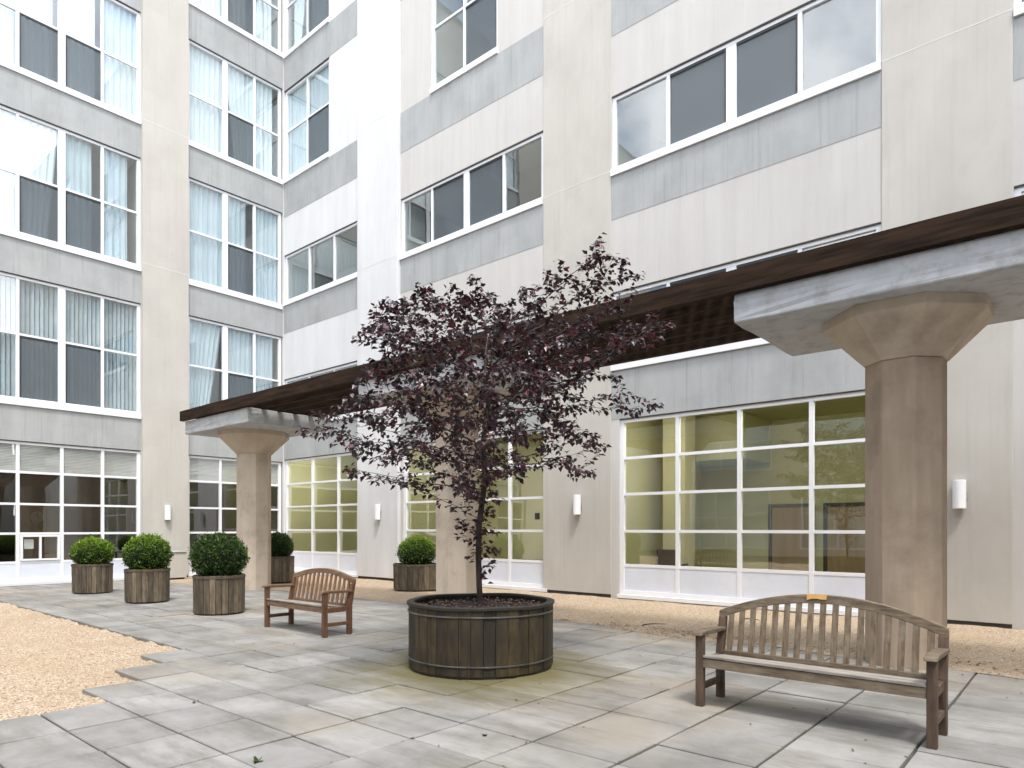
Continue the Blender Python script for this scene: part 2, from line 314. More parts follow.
def window(F, par, s0, s1, z0, z1, cols, rows, dbl=(), screens=(), content='curtain', sill=True, kick=None, glass='glass', louvre=False, inset=.0, label=None):
    fr = .09; mw = .04
    bm = NB()
    dA, dB = -.138, -.045
    F.box(bm, s0, s0+fr, z0, z1, dA, dB); F.box(bm, s1-fr, s1, z0, z1, dA, dB)
    F.box(bm, s0+fr, s1-fr, z1-fr, z1, dA, dB); F.box(bm, s0+fr, s1-fr, z0, z0+fr, dA, dB)
    edges = [s0]+list(cols)+[s1]
    cells = []
    for i, c in enumerate(cols):
        hw = .105 if i in dbl else mw
        F.box(bm, c-hw, c+hw, z0+fr, z1-fr, dA+.005, dB-.006)
    zb = [z0]+list(rows)+[z1]
    for i in range(len(edges)-1):
        a = edges[i]+(fr if i == 0 else (.105 if (i-1) in dbl else mw)); b = edges[i+1]-(fr if i == len(edges)-2 else (.105 if i in dbl else mw))
        for j, rz in enumerate(rows):
            F.box(bm, a, b, rz-.03, rz+.03, dA+.01, dB-.012)
        for j in range(len(zb)-1):
            c = zb[j]+(fr if j == 0 else .03); d = zb[j+1]-(fr if j == len(zb)-2 else .03)
            cells.append((i, j, a, b, c, d))
    wo = wobj('window', bm, M['white'], par)
    if label: wo['label'] = label
    g = NB()
    for i, j, a, b, c, d in cells:
        if kick and j == 0: continue
        F.box(g, a-.01, b+.01, c-.01, d+.01, -.096, -.090)
    # slight random tilt of every pane, as real panes have
    for k in range(0, len(g.verts), 8):
        g.verts.ensure_lookup_table(); vs = [g.verts[q] for q in range(k, k+8)]
        cx = sum((v.co for v in vs), Vector())/8; tx, ty = random.gauss(0, .004), random.gauss(0, .004)
        for v in vs:
            r = v.co-cx; off = tx*r.z+ty*(r.x if F.k in 'AS' else r.y)
            if F.k in 'AS': v.co.y += off
            else: v.co.x += off
    wobj('glass', g, M[glass], wo)
    if kick:
        k = NB()
        for i, j, a, b, c, d in cells:
            if j == 0: F.box(k, a-.004, b+.004, c-.004, d+.004, -.12, -.065)
        wobj('kick_panel', k, M['kick'], wo)
        k = NB(); F.box(k, s0-.03, s1+.03, 0.0, z0-.002, -.1, .05); wobj('threshold', k, M['white'], wo)
    if sill:
        k = NB(); F.box(k, s0+.001, s1-.001, z0-.13, z0-.002, -.09, .055); F.box(k, s0+.003, s1-.003, z0+.0, z0+.05, -.044, .025)
        wobj('sill', k, M['white'], wo)
    k = NB(); F.box(k, s0+.004, s1-.004, z1-.022, z1-.002, -.044, -.012); wobj('recess_shade', k, M['recess_shade'], wo)  # added dark strip: recess shadow above the frame, put in as colour
    if screens:
        k = NB()
        for i, j, a, b, c, d in cells:
            if (i, j) in screens: F.box(k, a, b, c, d, -.077, -.073)
        wobj('insect_screen', k, M['screen'], wo)
        k = NB()
        for i, j, a, b, c, d in cells:
            if (i, j) in screens:
                for q in ((a, b, d-.05, d), (a, a+.035, c, d-.05)): F.box(k, *q, -.072, -.054)
        wobj('screen_frame', k, M['black'], wo)
    if content in ('curtain', 'curtain_blue'):
        k = NB()
        for i in range(len(edges)-1):
            a, b = edges[i]+.03, edges[i+1]-.03
            f0, f1 = a, b
            if random.random() < .3: f1 = a+(b-a)*random.uniform(.6, .9)
            nseg = int((f1-f0)/.025); ph = random.random()*6
            pv = None; tp = random.choice([1, 1, 1, random.uniform(.45, .85)]); lf = random.random() < .5
            for q in range(nseg+1):
                u = q/nseg; s = f0+(f1-f0)*u; dd = -.19+.035*math.sin(u*(f1-f0)*38+ph)+.012*math.sin(u*61+ph)
                sb_ = (f0+(s-f0)*tp) if lf else (f1-(f1-s)*tp); p0 = k.verts.new(F.P(sb_, z0+.05, dd)); p1 = k.verts.new(F.P(s+(.0), z1-.03, dd))
                if pv: k.faces.new((pv[0], p0, p1, pv[1]))
                pv = (p0, p1)
        wobj('curtain', k, M[content], wo, smooth=True)
    if content == 'blind':
        k = NB(); s = s0+.08
        while s < s1-.05:
            an = .9; dx = .055*math.cos(an); dy = .055*math.sin(an)
            quad(k, [F.P(s-dx, z0+.05, -.22-dy), F.P(s+dx, z0+.05, -.22+dy), F.P(s+dx, z1-.03, -.22+dy), F.P(s-dx, z1-.03, -.22-dy)])
            s += .11
        wobj('vertical_blind', k, M['blind'], wo)
    if louvre:
        k = NB(); zz = zb[-2]+.03
        while zz < z1-.02:
            quad(k, [F.P(s0, zz, -.12), F.P(s1, zz, -.12), F.P(s1, zz+.038, -.135), F.P(s0, zz+.038, -.135)]); zz += .042
        wobj('louvre_blind', k, M['louvre'], wo)
    return wo

def room(F, par, s0, s1, z0, z1, depth, mats, name='interior', light=0):
    """five faces behind an opening: back, sides, ceiling (slot 0), floor (slot 1)"""
    bm = NB(); d0, d1 = -.141, -depth
    P = F.P
    quad(bm, [P(s0, z0, d1), P(s1, z0, d1), P(s1, z1, d1), P(s0, z1, d1)])
    for s in (s0, s1): quad(bm, [P(s, z0, d0), P(s, z0, d1), P(s, z1, d1), P(s, z1, d0)])
    quad(bm, [P(s0, z1, d0), P(s0, z1, d1), P(s1, z1, d1), P(s1, z1, d0)])
    f = quad(bm, [P(s0, z0, d0), P(s0, z0, d1), P(s1, z0, d1), P(s1, z0, d0)]); f.material_index = 1
    o = wobj(name, bm, mats, par)
    return o

def pier(F, par, s0, s1, H, out, base=True, label=None, mat='stucco'):
    bm = NB(); F.box(bm, s0, s1, .055 if base else -.05, H, -.2, out)
    o = wobj('pier', bm, M[mat], par, bevel=.008)
    if label: o['label'] = label
    for z in (9.57, 13.92, 18.37):
        k = NB(); F.box(k, s0+.001, s1-.001, z, z+.014, out-.01, out+.0025); wobj('joint', k, M['caulk'], o)
    if base:
        k = NB(); F.box(k, s0+.01, s1-.01, -.05, .054, -.2, max(out-.03, .008)); wobj('base_gap', k, M['dark_gap'], o)
    return o
def spandrel(F, par, s0, s1, z0, z1):
    bm = NB(); F.box(bm, s0, s1, z0, z1, -.05, .006); wobj('spandrel_panel', bm, M['spandrel'], par)

HB = 24.5
# ---- left wing (faces the camera's left side)
LW = thing('building', 'pale stucco building wing on the left with tall double-row windows above a glazed ground floor', 'building', (8.9, 21.9, 0), group='wings of the building round the courtyard')
AS0, AE = 0.0, 8.23
B0, B1 = 9.62, 12.97
ops = []
UP = [(4.98, 8.36, 6.78), (9.45, 12.78, 11.1), (13.9, 17.2, 15.5), (18.42, 21.7, 20.0)]
for a, b in ((AS0, AE), (B0, B1)):
    ops.append((a, b, 0.08, 3.9))
    for z0, z1, m in UP: ops.append((a, b, z0, z1))
wobj('wall', wall_mesh(FA, -14, 13.0, -.05, HB, ops), M['stucco_light'], LW)
for a, b in ((AS0+.0, AE), (B0, B1)):
    zz = 3.9
    for z0, z1, m in UP:
        spandrel(FA, LW, a, b-(0 if a == AS0 else .0), zz+.002, z0-.132); zz = z1
pier(FA, LW, 8.24, 9.61, HB, .13, label='pier between the two tall bays with a white wall lamp')
pier(FA, LW, -2.2, -.01, HB, .13)
kinds = [['blind', 'blind', 'blind'], ['curtain_blue', 'curtain', 'curtain'], ['curtain', 'curtain', 'curtain'], ['curtain']*3]
for k, (z0, z1, m) in enumerate(UP):
    for u in range(4):
        a = AS0+u*2.0575; b = a+2.0575
        if k == 0: ct = 'blind'
        else: ct = ['curtain', 'curtain_blue', 'curtain'][(u+k) % 3]
        window(FA, LW, a, b-.0, z0, z1, [(a+b)/2], [m], (), [((1 if u % 2 == 0 else 0), 0)], ct)
    room(FA, LW, AS0, AE, z0, z1, 1.6, [M['room_pale'], M['carpet']])
    ct = ['curtain_blue', 'curtain_blue', 'curtain', 'curtain'][k]
    window(FA, LW, B0, 10.89, z0, z1, [], [m], (), (), ct)
    window(FA, LW, 10.89, B1-.04, z0, z1, [11.93], [m], (), [(0, 0)], ct)
    room(FA, LW, B0, 12.96, z0, z1, 1.6, [M['room_pale'], M['carpet']])
GR = [.62, 1.4, 2.2, 3.06]
window(FA, LW, AS0, AE, .08, 3.9, [AS0+.0+1.05*i for i in range(1, 4)]+[4.11]+[5.15, 6.18, 7.21], GR, (), (), None, False, True, 'glass_ground', True, label='tall ground floor glazing with louvred top panes and dark room behind')
window(FA, LW, B0, B1-.04, .08, 3.9, [10.73, 11.84], GR, (), (), None, False, True, 'glass_ground', True)
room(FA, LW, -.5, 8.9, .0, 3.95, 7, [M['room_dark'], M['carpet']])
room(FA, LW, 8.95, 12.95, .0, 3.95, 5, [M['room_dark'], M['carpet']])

# ---- right wing (long wall running away from the camera)
RW = thing('building', 'long beige stucco wing on the right with strip windows and olive rooms at ground level', 'building', (13, 9, 0), group='wings of the building round the courtyard')
C0, C1 = 17.45, 21.86
D10, D11 = 10.15, 15.48
D20, D21 = 2.76, 8.2
D30, D31 = -4.6, .92
R1, R2, R3, R4 = (5.2, 6.84), (9.57, 11.25), (13.92, 17.1), (18.37, 21.6)
ops = []
g_open = [(C0-.08, C1), (D10-.1, D11-.1), (D20+.0, 8.0)]
for a, b in g_open: ops.append((a, b, .08, 3.98))
for a, b in ((C0+.02, C1), (D10, D11), (D20, D21), (D30, D31)): ops += [(a, b, *R1), (a, b, *R2)]
for a, b in ((19.1, C1), (11.63, 14.17), (D20+1.3, D21-1.3), (D30+1.3, D31-1.3)): ops += [(a, b, *R3), (a, b, *R4)]
wobj('wall', wall_mesh(FD, -12, 16.4, -.05, HB, [o for o in ops if o[0] < 16.4]), M['stucco_light'], RW)
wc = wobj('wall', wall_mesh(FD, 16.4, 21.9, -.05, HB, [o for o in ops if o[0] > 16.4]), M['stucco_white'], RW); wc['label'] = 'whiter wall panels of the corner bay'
for a, b in ((C0+.02, C1), (D10, D11), (D20, D21), (D30, D31)):
    if b > 1: spandrel(FD, RW, a, b, 3.982, 5.2-.132)
    spandrel(FD, RW, a, b, 8.47, R2[0]-.132); spandrel(FD, RW, a, b, 12.6, R3[0]-.132); spandrel(FD, RW, a, b, 17.1, R4[0]-.132)
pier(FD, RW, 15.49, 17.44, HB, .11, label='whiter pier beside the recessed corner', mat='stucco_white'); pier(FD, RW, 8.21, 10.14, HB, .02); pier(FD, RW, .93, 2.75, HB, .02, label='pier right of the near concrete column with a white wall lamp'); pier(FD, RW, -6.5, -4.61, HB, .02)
cc = [18.9, 20.35]
for (z0, z1), scr, ct in ((R1, (), 'curtain_blue'), (R2, (), None)):
    window(FD, RW, C0+.02, C1-.02, z0, z1, [18.9, 20.35], [], (), scr, ct)
    room(FD, RW, C0, C1, z0, z1+.0, 2.2, [M['room_pale'], M['carpet']])
for k, (z0, z1) in enumerate((R3, R4)):
    window(FD, RW, 19.1, C1-.02, z0, z1, [20.47], [z0+1.73], (), [(0, 0)], ['curtain_blue', 'curtain'][k])
    room(FD, RW, 19.1, C1, z0, z1, 2.0, [M['room_pale'], M['carpet']])
for a, b, cs in ((D10, D11, [11.48, 12.82, 14.18]), (D20, D21, [4.13, 5.45, 6.83]), (D30, D31, [-3.2, -1.85, -.5])):
    for i, (z0, z1) in enumerate((R1, R2)):
        window(FD, RW, a, b, z0, z1, cs, [], (1,), [(1, 0), (2, 0)], [None, None][i])
        room(FD, RW, a, b, z0, z1, 3.0, [M['room_pale'], M['carpet']])
    sa, sb = (11.63, 14.17) if a == D10 else (a+1.3, b-1.3)
    for z0, z1 in (R3, R4):
        window(FD, RW, sa, sb, z0, z1, [(sa+sb)/2], [z0+1.75], (), [(0, 0)], None)
        room(FD, RW, sa, sb, z0, z1, 3.0, [M['room_pale'], M['carpet']])
GD = [.72, 1.48, 2.3, 3.1]
window(FD, RW, C0-.08, C1-.02, .08, 3.98, [18.69, 20.19], GD, (), (), None, False, True, 'glass_ground')
window(FD, RW, D10-.1, D11-.1, .08, 3.98, [11.29, 12.6, 13.95], GD, (), (), None, False, True, 'glass_ground')
window(FD, RW, D20, 8.0, .08, 3.98, [3.93, 5.29, 6.62], GD, (), (), None, False, True, 'glass_ground', label='widest ground floor glazing of sixteen panes with a wooden door in the room behind')
def ceil_light(F, par, pts, z, w=.3, l=1.3):
    for s, d in pts:
        bm = NB(); F.box(bm, s-l/2, s+l/2, z-.04, z-.005, d-w/2, d+w/2); wobj('ceiling_light', bm, M['ceiling_light'], par)
rm = room(FD, RW, 17.0, 21.8, .0, 4.45, 5, [M['room_olive'], M['carpet']])
ceil_light(FD, rm, [(18.6, -.6), (20.3, -.6)], 4.45)
rm = room(FD, RW, 9.0, 16.4, .0, 4.45, 4.5, [M['room_olive'], M['carpet']])
ceil_light(FD, rm, [(11, -.6), (12.8, -.6), (14.5, -.6)], 4.45)
rm = room(FD, RW, 1.8, 8.6, .0, 4.45, 5.5, [M['room_olive'], M['carpet']])
ceil_light(FD, rm, [(3.3, -.6), (5.1, -.6), (6.9, -.6)], 4.45)

# far sides of the courtyard, behind the camera (seen only in reflections)
def plain_wing(F, label, loc, s0, s1, H, skip):
    T = thing('building', label, 'building', loc, group='wings of the building round the courtyard')
    ops = []; n = int((s1-s0)/7.3); st = (s1-s0)/n; ws = []
    for i in range(n):
        a = s0+st*i+.9; b = a+st-1.8
        for z0, z1 in ((.4, 3.9), (5.2, 8.2), (9.55, 12.6)):
            if z1 < H-1: ops.append((a, b, z0, z1)); ws.append((a, b, z0, z1))
    wobj('wall', wall_mesh(F, s0, s1, -.05, H, ops), M['stucco'], T)
    for a, b, z0, z1 in ws:
        bm = NB()
        F.box(bm, a, b, z0, z0+.1, -.1, .03); F.box(bm, a, b, z1-.08, z1, -.1, 0)
        for q in range(5):
            s = a+.04+(b-a-.08)*q/4; F.box(bm, s-.04, s+.04, z0+.1, z1-.08, -.1, 0)
        F.box(bm, a+.08, b-.08, (z0+z1)/2-.03, (z0+z1)/2+.03, -.09, -.01)
        wo = wobj('window', bm, M['white'], T)
        g = NB(); F.box(g, a, b, z0, z1, -.066, -.06); wobj('glass', g, M['glass'], wo)
        k = NB(); F.box(k, a-.05, b+.05, z0-.02, z1+.02, -.35, -.3); wobj('curtain', k, M['curtain_blue'], wo)
    bm = NB(); F.box(bm, s0, s1, H, H+.25, -.5, .12); wobj('parapet', bm, M['slab'], T)
    bm = NB(); F.box(bm, s0, s1, -.05, H-.01, -8, -2.5); wobj('roof', bm, M['spandrel'], T)
plain_wing(FW, 'low stucco wing across the courtyard behind the camera', (-14, 4, 0), -11.9, 21.9, 14.0, 0)
plain_wing(FS, 'low stucco wing closing the courtyard at its near end', (0, -12, 0), -13.9, 12.9, 14.0, 0)
# roofs and backs
bm = NB(); box(bm, (-14, 30, -.05), (13, 22.0+7.5, HB+.3)); box(bm, (-14, 21.9, HB), (13, 29.5, HB+.3)); wobj('roof', bm, M['spandrel'], LW)
bm = NB(); box(bm, (20, -12, -.05), (20.5, 30, HB+.3)); box(bm, (13, -12, HB), (20, 30, HB+.3)); wobj('roof', bm, M['spandrel'], RW)

# things seen inside the rooms
DY = (5.55, 4.15)
bm = NB()
for y in DY: box(bm, (18.42, y, 0), (18.47, y+1.0, 2.1))
o = wobj('interior_door', bm, M['door'], RW)
bm = NB()
for y in DY:
    box(bm, (18.38, y-.09, 0), (18.46, y, 2.19)); box(bm, (18.38, y+1.0, 0), (18.46, y+1.09, 2.19)); box(bm, (18.38, y, 2.1), (18.46, y+1.0, 2.19))
wobj('door_frame', bm, M['door_frame'], o)
bm = NB(); box(bm, (6.15, 26.5, .1), (7.35, 26.6, 2.35)); wobj('wood_panel', bm, M['amber'], LW)
T = thing('wall_clock', 'round cream wall clock on the amber panel behind the left windows', 'clock', (6.74, 26.49, 1.91))
bm = NB(); bmesh.ops.create_cone(bm, cap_ends=True, segments=32, radius1=.2, radius2=.19, depth=.05, matrix=Matrix.Rotation(R(90), 4, 'X')); obj('clock_face', bm, M['cream'], T)
bm = NB(); box(bm, (-.008, -.032, 0), (.008, -.027, .14)); box(bm, (0, -.032, -.008), (.1, -.027, .008)); obj('clock_hands', bm, M['black'], T)
bm = NB(); box(bm, (17.9, 17.05, 0), (17.97, 18.1, 2.15)); wobj('interior_door', bm, M['black'], RW)
bm = NB(); box(bm, (15.2, 7.5, 0), (15.75, 8.1, 4.44)); wobj('interior_pillar', bm, M['room_pillar'], RW)
bm = NB(); box(bm, (16.6, 6.6, 3.3), (18.49, 8.59, 4.44)); wobj('soffit', bm, M['room_olive'], RW)
bm = NB(); box(bm, (17.2, 10.6, .9), (17.5, 12.3, 1.0)); box(bm, (17.2, 10.6, 1.7), (17.5, 12.3, 1.75)); box(bm, (17.2, 12.3, 0), (17.5, 12.36, 2.3)); wobj('shelf', bm, M['room_pale'], RW)
bm = NB(); FD.box(bm, 10.33, 10.48, 1.76, 1.92, -.089, -.083); wobj('sign_plate', bm, M['black'], RW)
# operable sash in the left glazing, with a paper notice behind it
bm = NB(); a, b, c, d = 5.20, 6.13, .66, 1.36
for q in ((a, a+.06, c, d), (b-.06, b, c, d), (a+.06, b-.06, c, c+.05), (a+.06, b-.06, d-.05, d), ((a+b)/2-.025, (a+b)/2+.025, c+.05, d-.05)): FA.box(bm, *q, -.089, -.03)
wobj('hopper_sash', bm, M['white'], LW)
bm = NB(); FA.box(bm, 5.30, 5.52, .98, 1.24, -.104, -.102); wobj('paper_notice', bm, M['lamp'], LW)
def office_chair(loc, rz, label):
    T = thing('office_chair', label, 'chair', loc, rz, 'dark chairs inside the lit room')
    bm = NB(); box(bm, (-.28, -.28, .40), (.28, .28, .5)); obj('seat', bm, M['black'], T, bevel=.03)
    bm = NB(); box(bm, (-.28, .22, .52), (.28, .30, 1.05)); obj('backrest', bm, M['black'], T, bevel=.03)
    for sx in (-1, 1):
        for sy in (-1, 1):
            bm = NB(); box(bm, (sx*.24-.02, sy*.24-.02, 0), (sx*.24+.02, sy*.24+.02, .4)); obj('leg', bm, M['black'], T)
        bm = NB(); box(bm, (sx*.30-.03, -.25, .66), (sx*.30+.03, .25, .71)); obj('arm', bm, M['black'], T, bevel=.01)
office_chair((14.6, 7.55, 0), R(100), 'black armchair just inside the leftmost panes of the wide glazing')

# ------------------------------------------------------------------ ground
bm = NB(); quad(bm, [(-300, -300, -.06), (300, -300, -.06), (300, 300, -.06), (-300, 300, -.06)])
tag(obj('ground', bm, M['joint_soil']), None, None, kind='structure')
bm = NB()
XL = [3.83+.53*k for k in range(-33, 11)]; YL = [.94+.7165*k for k in range(-18, 30)]
def slab_box(x0, x1, y0, y1):
    g = .0075; h = random.gauss(0, .0022); t1, t2 = random.gauss(0, .0012), random.gauss(0, .0012)
    j = [random.uniform(-.002, .002) for _ in range(4)]
    x0 += g+j[0]; x1 -= g+j[1]; y0 += g+.003+j[2]; y1 -= g+.003+j[3]; b = .006
    lo = [bm.verts.new(p) for p in ((x0, y0, -.055), (x1, y0, -.055), (x1, y1, -.055), (x0, y1, -.055))]
    md = [bm.verts.new(p) for p in ((x0, y0, -b+h-t1-t2), (x1, y0, -b+h+t1-t2), (x1, y1, -b+h+t1+t2), (x0, y1, -b+h-t1+t2))]
    tp = [bm.verts.new(p) for p in ((x0+b, y0+b, h-t1-t2), (x1-b, y0+b, h+t1-t2), (x1-b, y1-b, h+t1+t2), (x0+b, y1-b, h-t1+t2))]
    bm.faces.new(tp)
    for A, B in ((lo, md), (md, tp)):
        for i in range(4): bm.faces.new((A[i], A[(i+1) % 4], B[(i+1) % 4], B[i]))
for i in range(len(XL)-1):
    x0, x1 = XL[i], XL[i+1]
    for j in range(len(YL)-1):
        y0, y1 = YL[j], YL[j+1]
        if y1 > 21.87: continue
        if x0 < -13.9: continue
        ylim = 6.75
        xm = (x0+x1)/2
        lim = 99 if xm > 3.83 else 6.8 if xm < 2.24 else 7.5 if xm < 2.77 else 8.2 if xm < 3.3 else 8.9
        if y1 < lim: slab_box(x0, x1, y0, y1)
tag(obj('paving', bm, M['paving']), None, None, kind='structure')
def gravel_sheet(name, x0, x1, y0, y1, z, step=.12, amp=.012):
    bm = NB(); nx = int((x1-x0)/step); ny = int((y1-y0)/step)
    V = [[bm.verts.new((x0+(x1-x0)*i/nx, y0+(y1-y0)*j/ny, z+random.uniform(-amp, amp)+.012*math.sin(i*.31+j*.17)*math.sin(j*.23))) for j in range(ny+1)] for i in range(nx+1)]
    for i in range(nx):
        for j in range(ny): bm.faces.new((V[i][j], V[i+1][j], V[i+1][j+1], V[i][j+1]))
    return tag(obj(name, bm, M['gravel'], smooth=True), None, None, kind='structure')
gravel_sheet('gravel', -6, 3.83, 6.6, 21.85, -.028, .12, .02)
gravel_sheet('gravel', 9.13, 12.99, -8, 21.85, -.016, amp=.006)
bm = NB()
# gravel kicked on to the paving, lobes with ragged edges
def lobe(bm, cx, cy, rx, ry, z):
    n = 48; c = bm.verts.new((cx, cy, z+.008)); ring = []
    ph = [random.random()*6 for _ in range(4)]
    for k in range(n):
        a = 2*math.pi*k/n; r = 1+.16*math.sin(3*a+ph[0])+.1*math.sin(7*a+ph[1])+.06*math.sin(13*a+ph[2])+random.uniform(-.03, .03)
        ring.append(bm.verts.new((cx+rx*r*math.cos(a), cy+ry*r*math.sin(a), z-.004)))
    for k in range(n): bm.faces.new((c, ring[k], ring[(k+1) % n]))
LOB = [(9.2, 4.5, .42, 1.15, .007), (9.3, 1.2, .62, 2.2, .009), (9.2, -2, .6, 2.2, .008), (9.2, 9.0, .2, 2.4, .007), (9.25, 14.0, .3, 3.0, .008), (8.9, 19.9, .7, 1.6, .008)]
for L in LOB: lobe(bm, *L)
tag(obj('gravel', bm, M['gravel']), None, None, kind='structure')
bm = NB()
def pebble(bm, x, y, z, r):
    s = [r*random.uniform(.7, 1.3) for _ in range(3)]; rz = random.random()*6; c, q = math.cos(rz), math.sin(rz)
    pts = [(s[0], 0, 0), (0, s[1], 0), (-s[0], 0, 0), (0, -s[1], 0), (0, 0, s[2]*.7), (0, 0, -s[2]*.7)]
    v = [bm.verts.new((x+p[0]*c-p[1]*q, y+p[0]*q+p[1]*c, z+p[2])) for p in pts]
    for a, b in ((0, 1), (1, 2), (2, 3), (3, 0)): bm.faces.new((v[a], v[b], v[4])); bm.faces.new((v[b], v[a], v[5]))
for _ in range(9000):
    x = random.uniform(.2, 3.8); y = 6.7+abs(random.gauss(0, 3.4))
    if y > 20: continue
    lim = 6.75 if x < 2.24 else 7.46 if x < 2.77 else 8.2 if x < 3.3 else 8.9
    if y < lim: continue
    pebble(bm, x, y, -.018, random.uniform(.003, .007))
for _ in range(4500):
    x = 9.0+random.gauss(0, .28) if random.random() < .5 else random.uniform(9, 12.6); y = random.uniform(-1, 8) if random.random() < .8 else random.uniform(8, 20)
    pebble(bm, x, y, .004, random.uniform(.004, .010))
for _ in range(260): # strays on the paving
    pebble(bm, 8.6+random.gauss(0, .5), random.uniform(-1, 8), .006, random.uniform(.004, .009))
tag(obj('pebbles', bm, M['pebble'], smooth=True), 'loose tan pebbles of the gravel beds', 'pebbles', kind='stuff')

# fallen leaves
bm = NB()
def litter(x, y, z, s):
    rz = random.random()*6; c, q = math.cos(rz), math.sin(rz); L, W = s, s*.5
    pts = [(-L, 0, .001), (0, W, .008*random.random()), (L, 0, .012*random.random()), (0, -W, .008*random.random())]
    bm.faces.new([bm.verts.new((x+p[0]*c-p[1]*q, y+p[0]*q+p[1]*c, z+p[2])) for p in pts])
for _ in range(420): litter(9.15+random.gauss(0, .22), random.uniform(3.3, 6.0), .018, random.uniform(.012, .03))
for _ in range(260): litter(9.15+random.gauss(0, .3), random.uniform(-1, 3.5), .02, random.uniform(.012, .03))
for _ in range(170): litter(random.uniform(9, 12.8), random.uniform(0, 16), .012, random.uniform(.012, .03))
for _ in range(60): litter(random.uniform(4.5, 8.5), random.uniform(-1, 9), .006, random.uniform(.01, .02))
for _ in range(420):                                   # bits of dirt caught in the joints
    if random.random() < .5: x = random.choice(XL[20:]); y = random.uniform(-1, 14)
    else: y = random.choice(YL[14:40]); x = random.uniform(1.5, 8.5)
    if x < 3.8 and y > 6.5: continue
    litter(x+random.gauss(0, .008), y+random.gauss(0, .008), .001, random.uniform(.008, .018))
tag(obj('fallen_leaves', bm, M['fallen']), 'brown fallen leaves scattered on gravel and paving', 'leaf litter', kind='stuff')
# twigs
def twig(loc, rz, L, label):
    bm = NB(); n = 7; pr = None
    for k in range(n):
        u = k/(n-1); r = .011*(1-.5*u); c = Vector((L*(u-.5), .03*math.sin(u*5), .016+.01*math.sin(u*3)))
        ring = [bm.verts.new(c+Vector((0, r*math.cos(a), r*math.sin(a)))) for a in [i*math.pi/3 for i in range(6)]]
        if pr:
            for i in range(6): bm.faces.new((pr[i], pr[(i+1) % 6], ring[(i+1) % 6], ring[i]))
        pr = ring
    o = obj('twig', bm, M['bark'], smooth=True); o.location = loc; o.rotation_euler = (0, 0, rz); tag(o, label, 'twig')
twig((9.55, 5.25, .01), R(-28), .42, 'dark twig lying on the leaf-strewn gravel right of the large planter')
twig((11.2, 4.35, .0), R(-70), .30, 'small dark twig on the gravel near the foot of the wide glazing')
# weeds in the joints
def weed(x, y, s, label):
    bm = NB()
    for k in range(14):
        a = random.random()*6.28; L = s*random.uniform(.5, 1); up = random.uniform(.3, 1.2)
        d = Vector((math.cos(a), math.sin(a), up)).normalized()*L; sd_ = Vector((-math.sin(a), math.cos(a), 0))*L*.22
        bm.faces.new([bm.verts.new(p) for p in (Vector((0, 0, 0)), d*.5+sd_, d, d*.5-sd_)])
    o = obj('weed', bm, M['weed']); o.location = (x, y, -.005); tag(o, label, 'weed', 'weeds in the paving joints')
weed(2.30, 4.20, .055, 'green weed in a paving joint near the bottom edge of the photo')
weed(2.72, 6.05, .035, 'small weed in a paving joint nearest the stepped gravel edge')
weed(3.30, 3.80, .032, 'dark tuft of weed in the joint crossing below the large planter')
weed(3.70, 3.44, .035, 'dark little weed in the joint in front of the large planter')
weed(9.1, 1.15, .05, 'weed sprouting at the foot of the near concrete column')

# ------------------------------------------------------------------ pergola
PX = 8.8
PG = thing('pergola', 'concrete column pergola carrying long dark timber joists along the wall', 'pergola', (PX, 8.9, 0))
def octa(r, sq=1.0):
    return [(r*math.cos(R(22.5+45*k))/math.cos(R(22.5)), r*sq*math.sin(R(22.5+45*k))/math.cos(R(22.5))) for k in range(8)]
for i, y in enumerate((1.62, 8.88, 16.22)):
    bm = NB(); pts = octa(.385)
    lo = [bm.verts.new((PX+p[0], y+p[1], -.05)) for p in pts]; hi = [bm.verts.new((PX+p[0], y+p[1], 3.42)) for p in pts]
    for k in range(8): bm.faces.new((lo[k], lo[(k+1) % 8], hi[(k+1) % 8], hi[k]))
    bm.faces.new(hi)
    c = wobj('column', bm, M['column_brown' if i == 0 else 'column'], PG, bevel=.012)
    c['label'] = ['near concrete column at the right, with brownish shaft', 'middle concrete column behind the plum tree', 'far tan concrete column beside the small bench'][i]
    bm = NB(); p1 = octa(.395); p2 = octa(.80)
    a = [bm.verts.new((PX+p[0], y+p[1], 3.42)) for p in p1]; b = [bm.verts.new((PX+p[0], y+p[1], 3.86)) for p in p2]; d = [bm.verts.new((PX+p[0], y+p[1], 3.975)) for p in p2]
    bm.faces.new(a[::-1]); bm.faces.new(d)
    for A, B in ((a, b), (b, d)):
        for k in range(8): bm.faces.new((A[k], A[(k+1) % 8], B[(k+1) % 8], B[k]))
    wobj('capital', bm, M['column'], c, bevel=.01)
    bm = NB(); box(bm, (7.77, y-1.60, 3.97), (9.83, y+1.60, 4.31)); bmesh.ops.subdivide_edges(bm, edges=bm.edges, cuts=6, use_grid_fill=True)
    for v in bm.verts:
        v.co += Vector((random.gauss(0, .004), random.gauss(0, .004), random.gauss(0, .003)))
    wobj('top_slab', bm, M['slab'], c, bevel=.02)
YS, YE = -3.2, 17.95
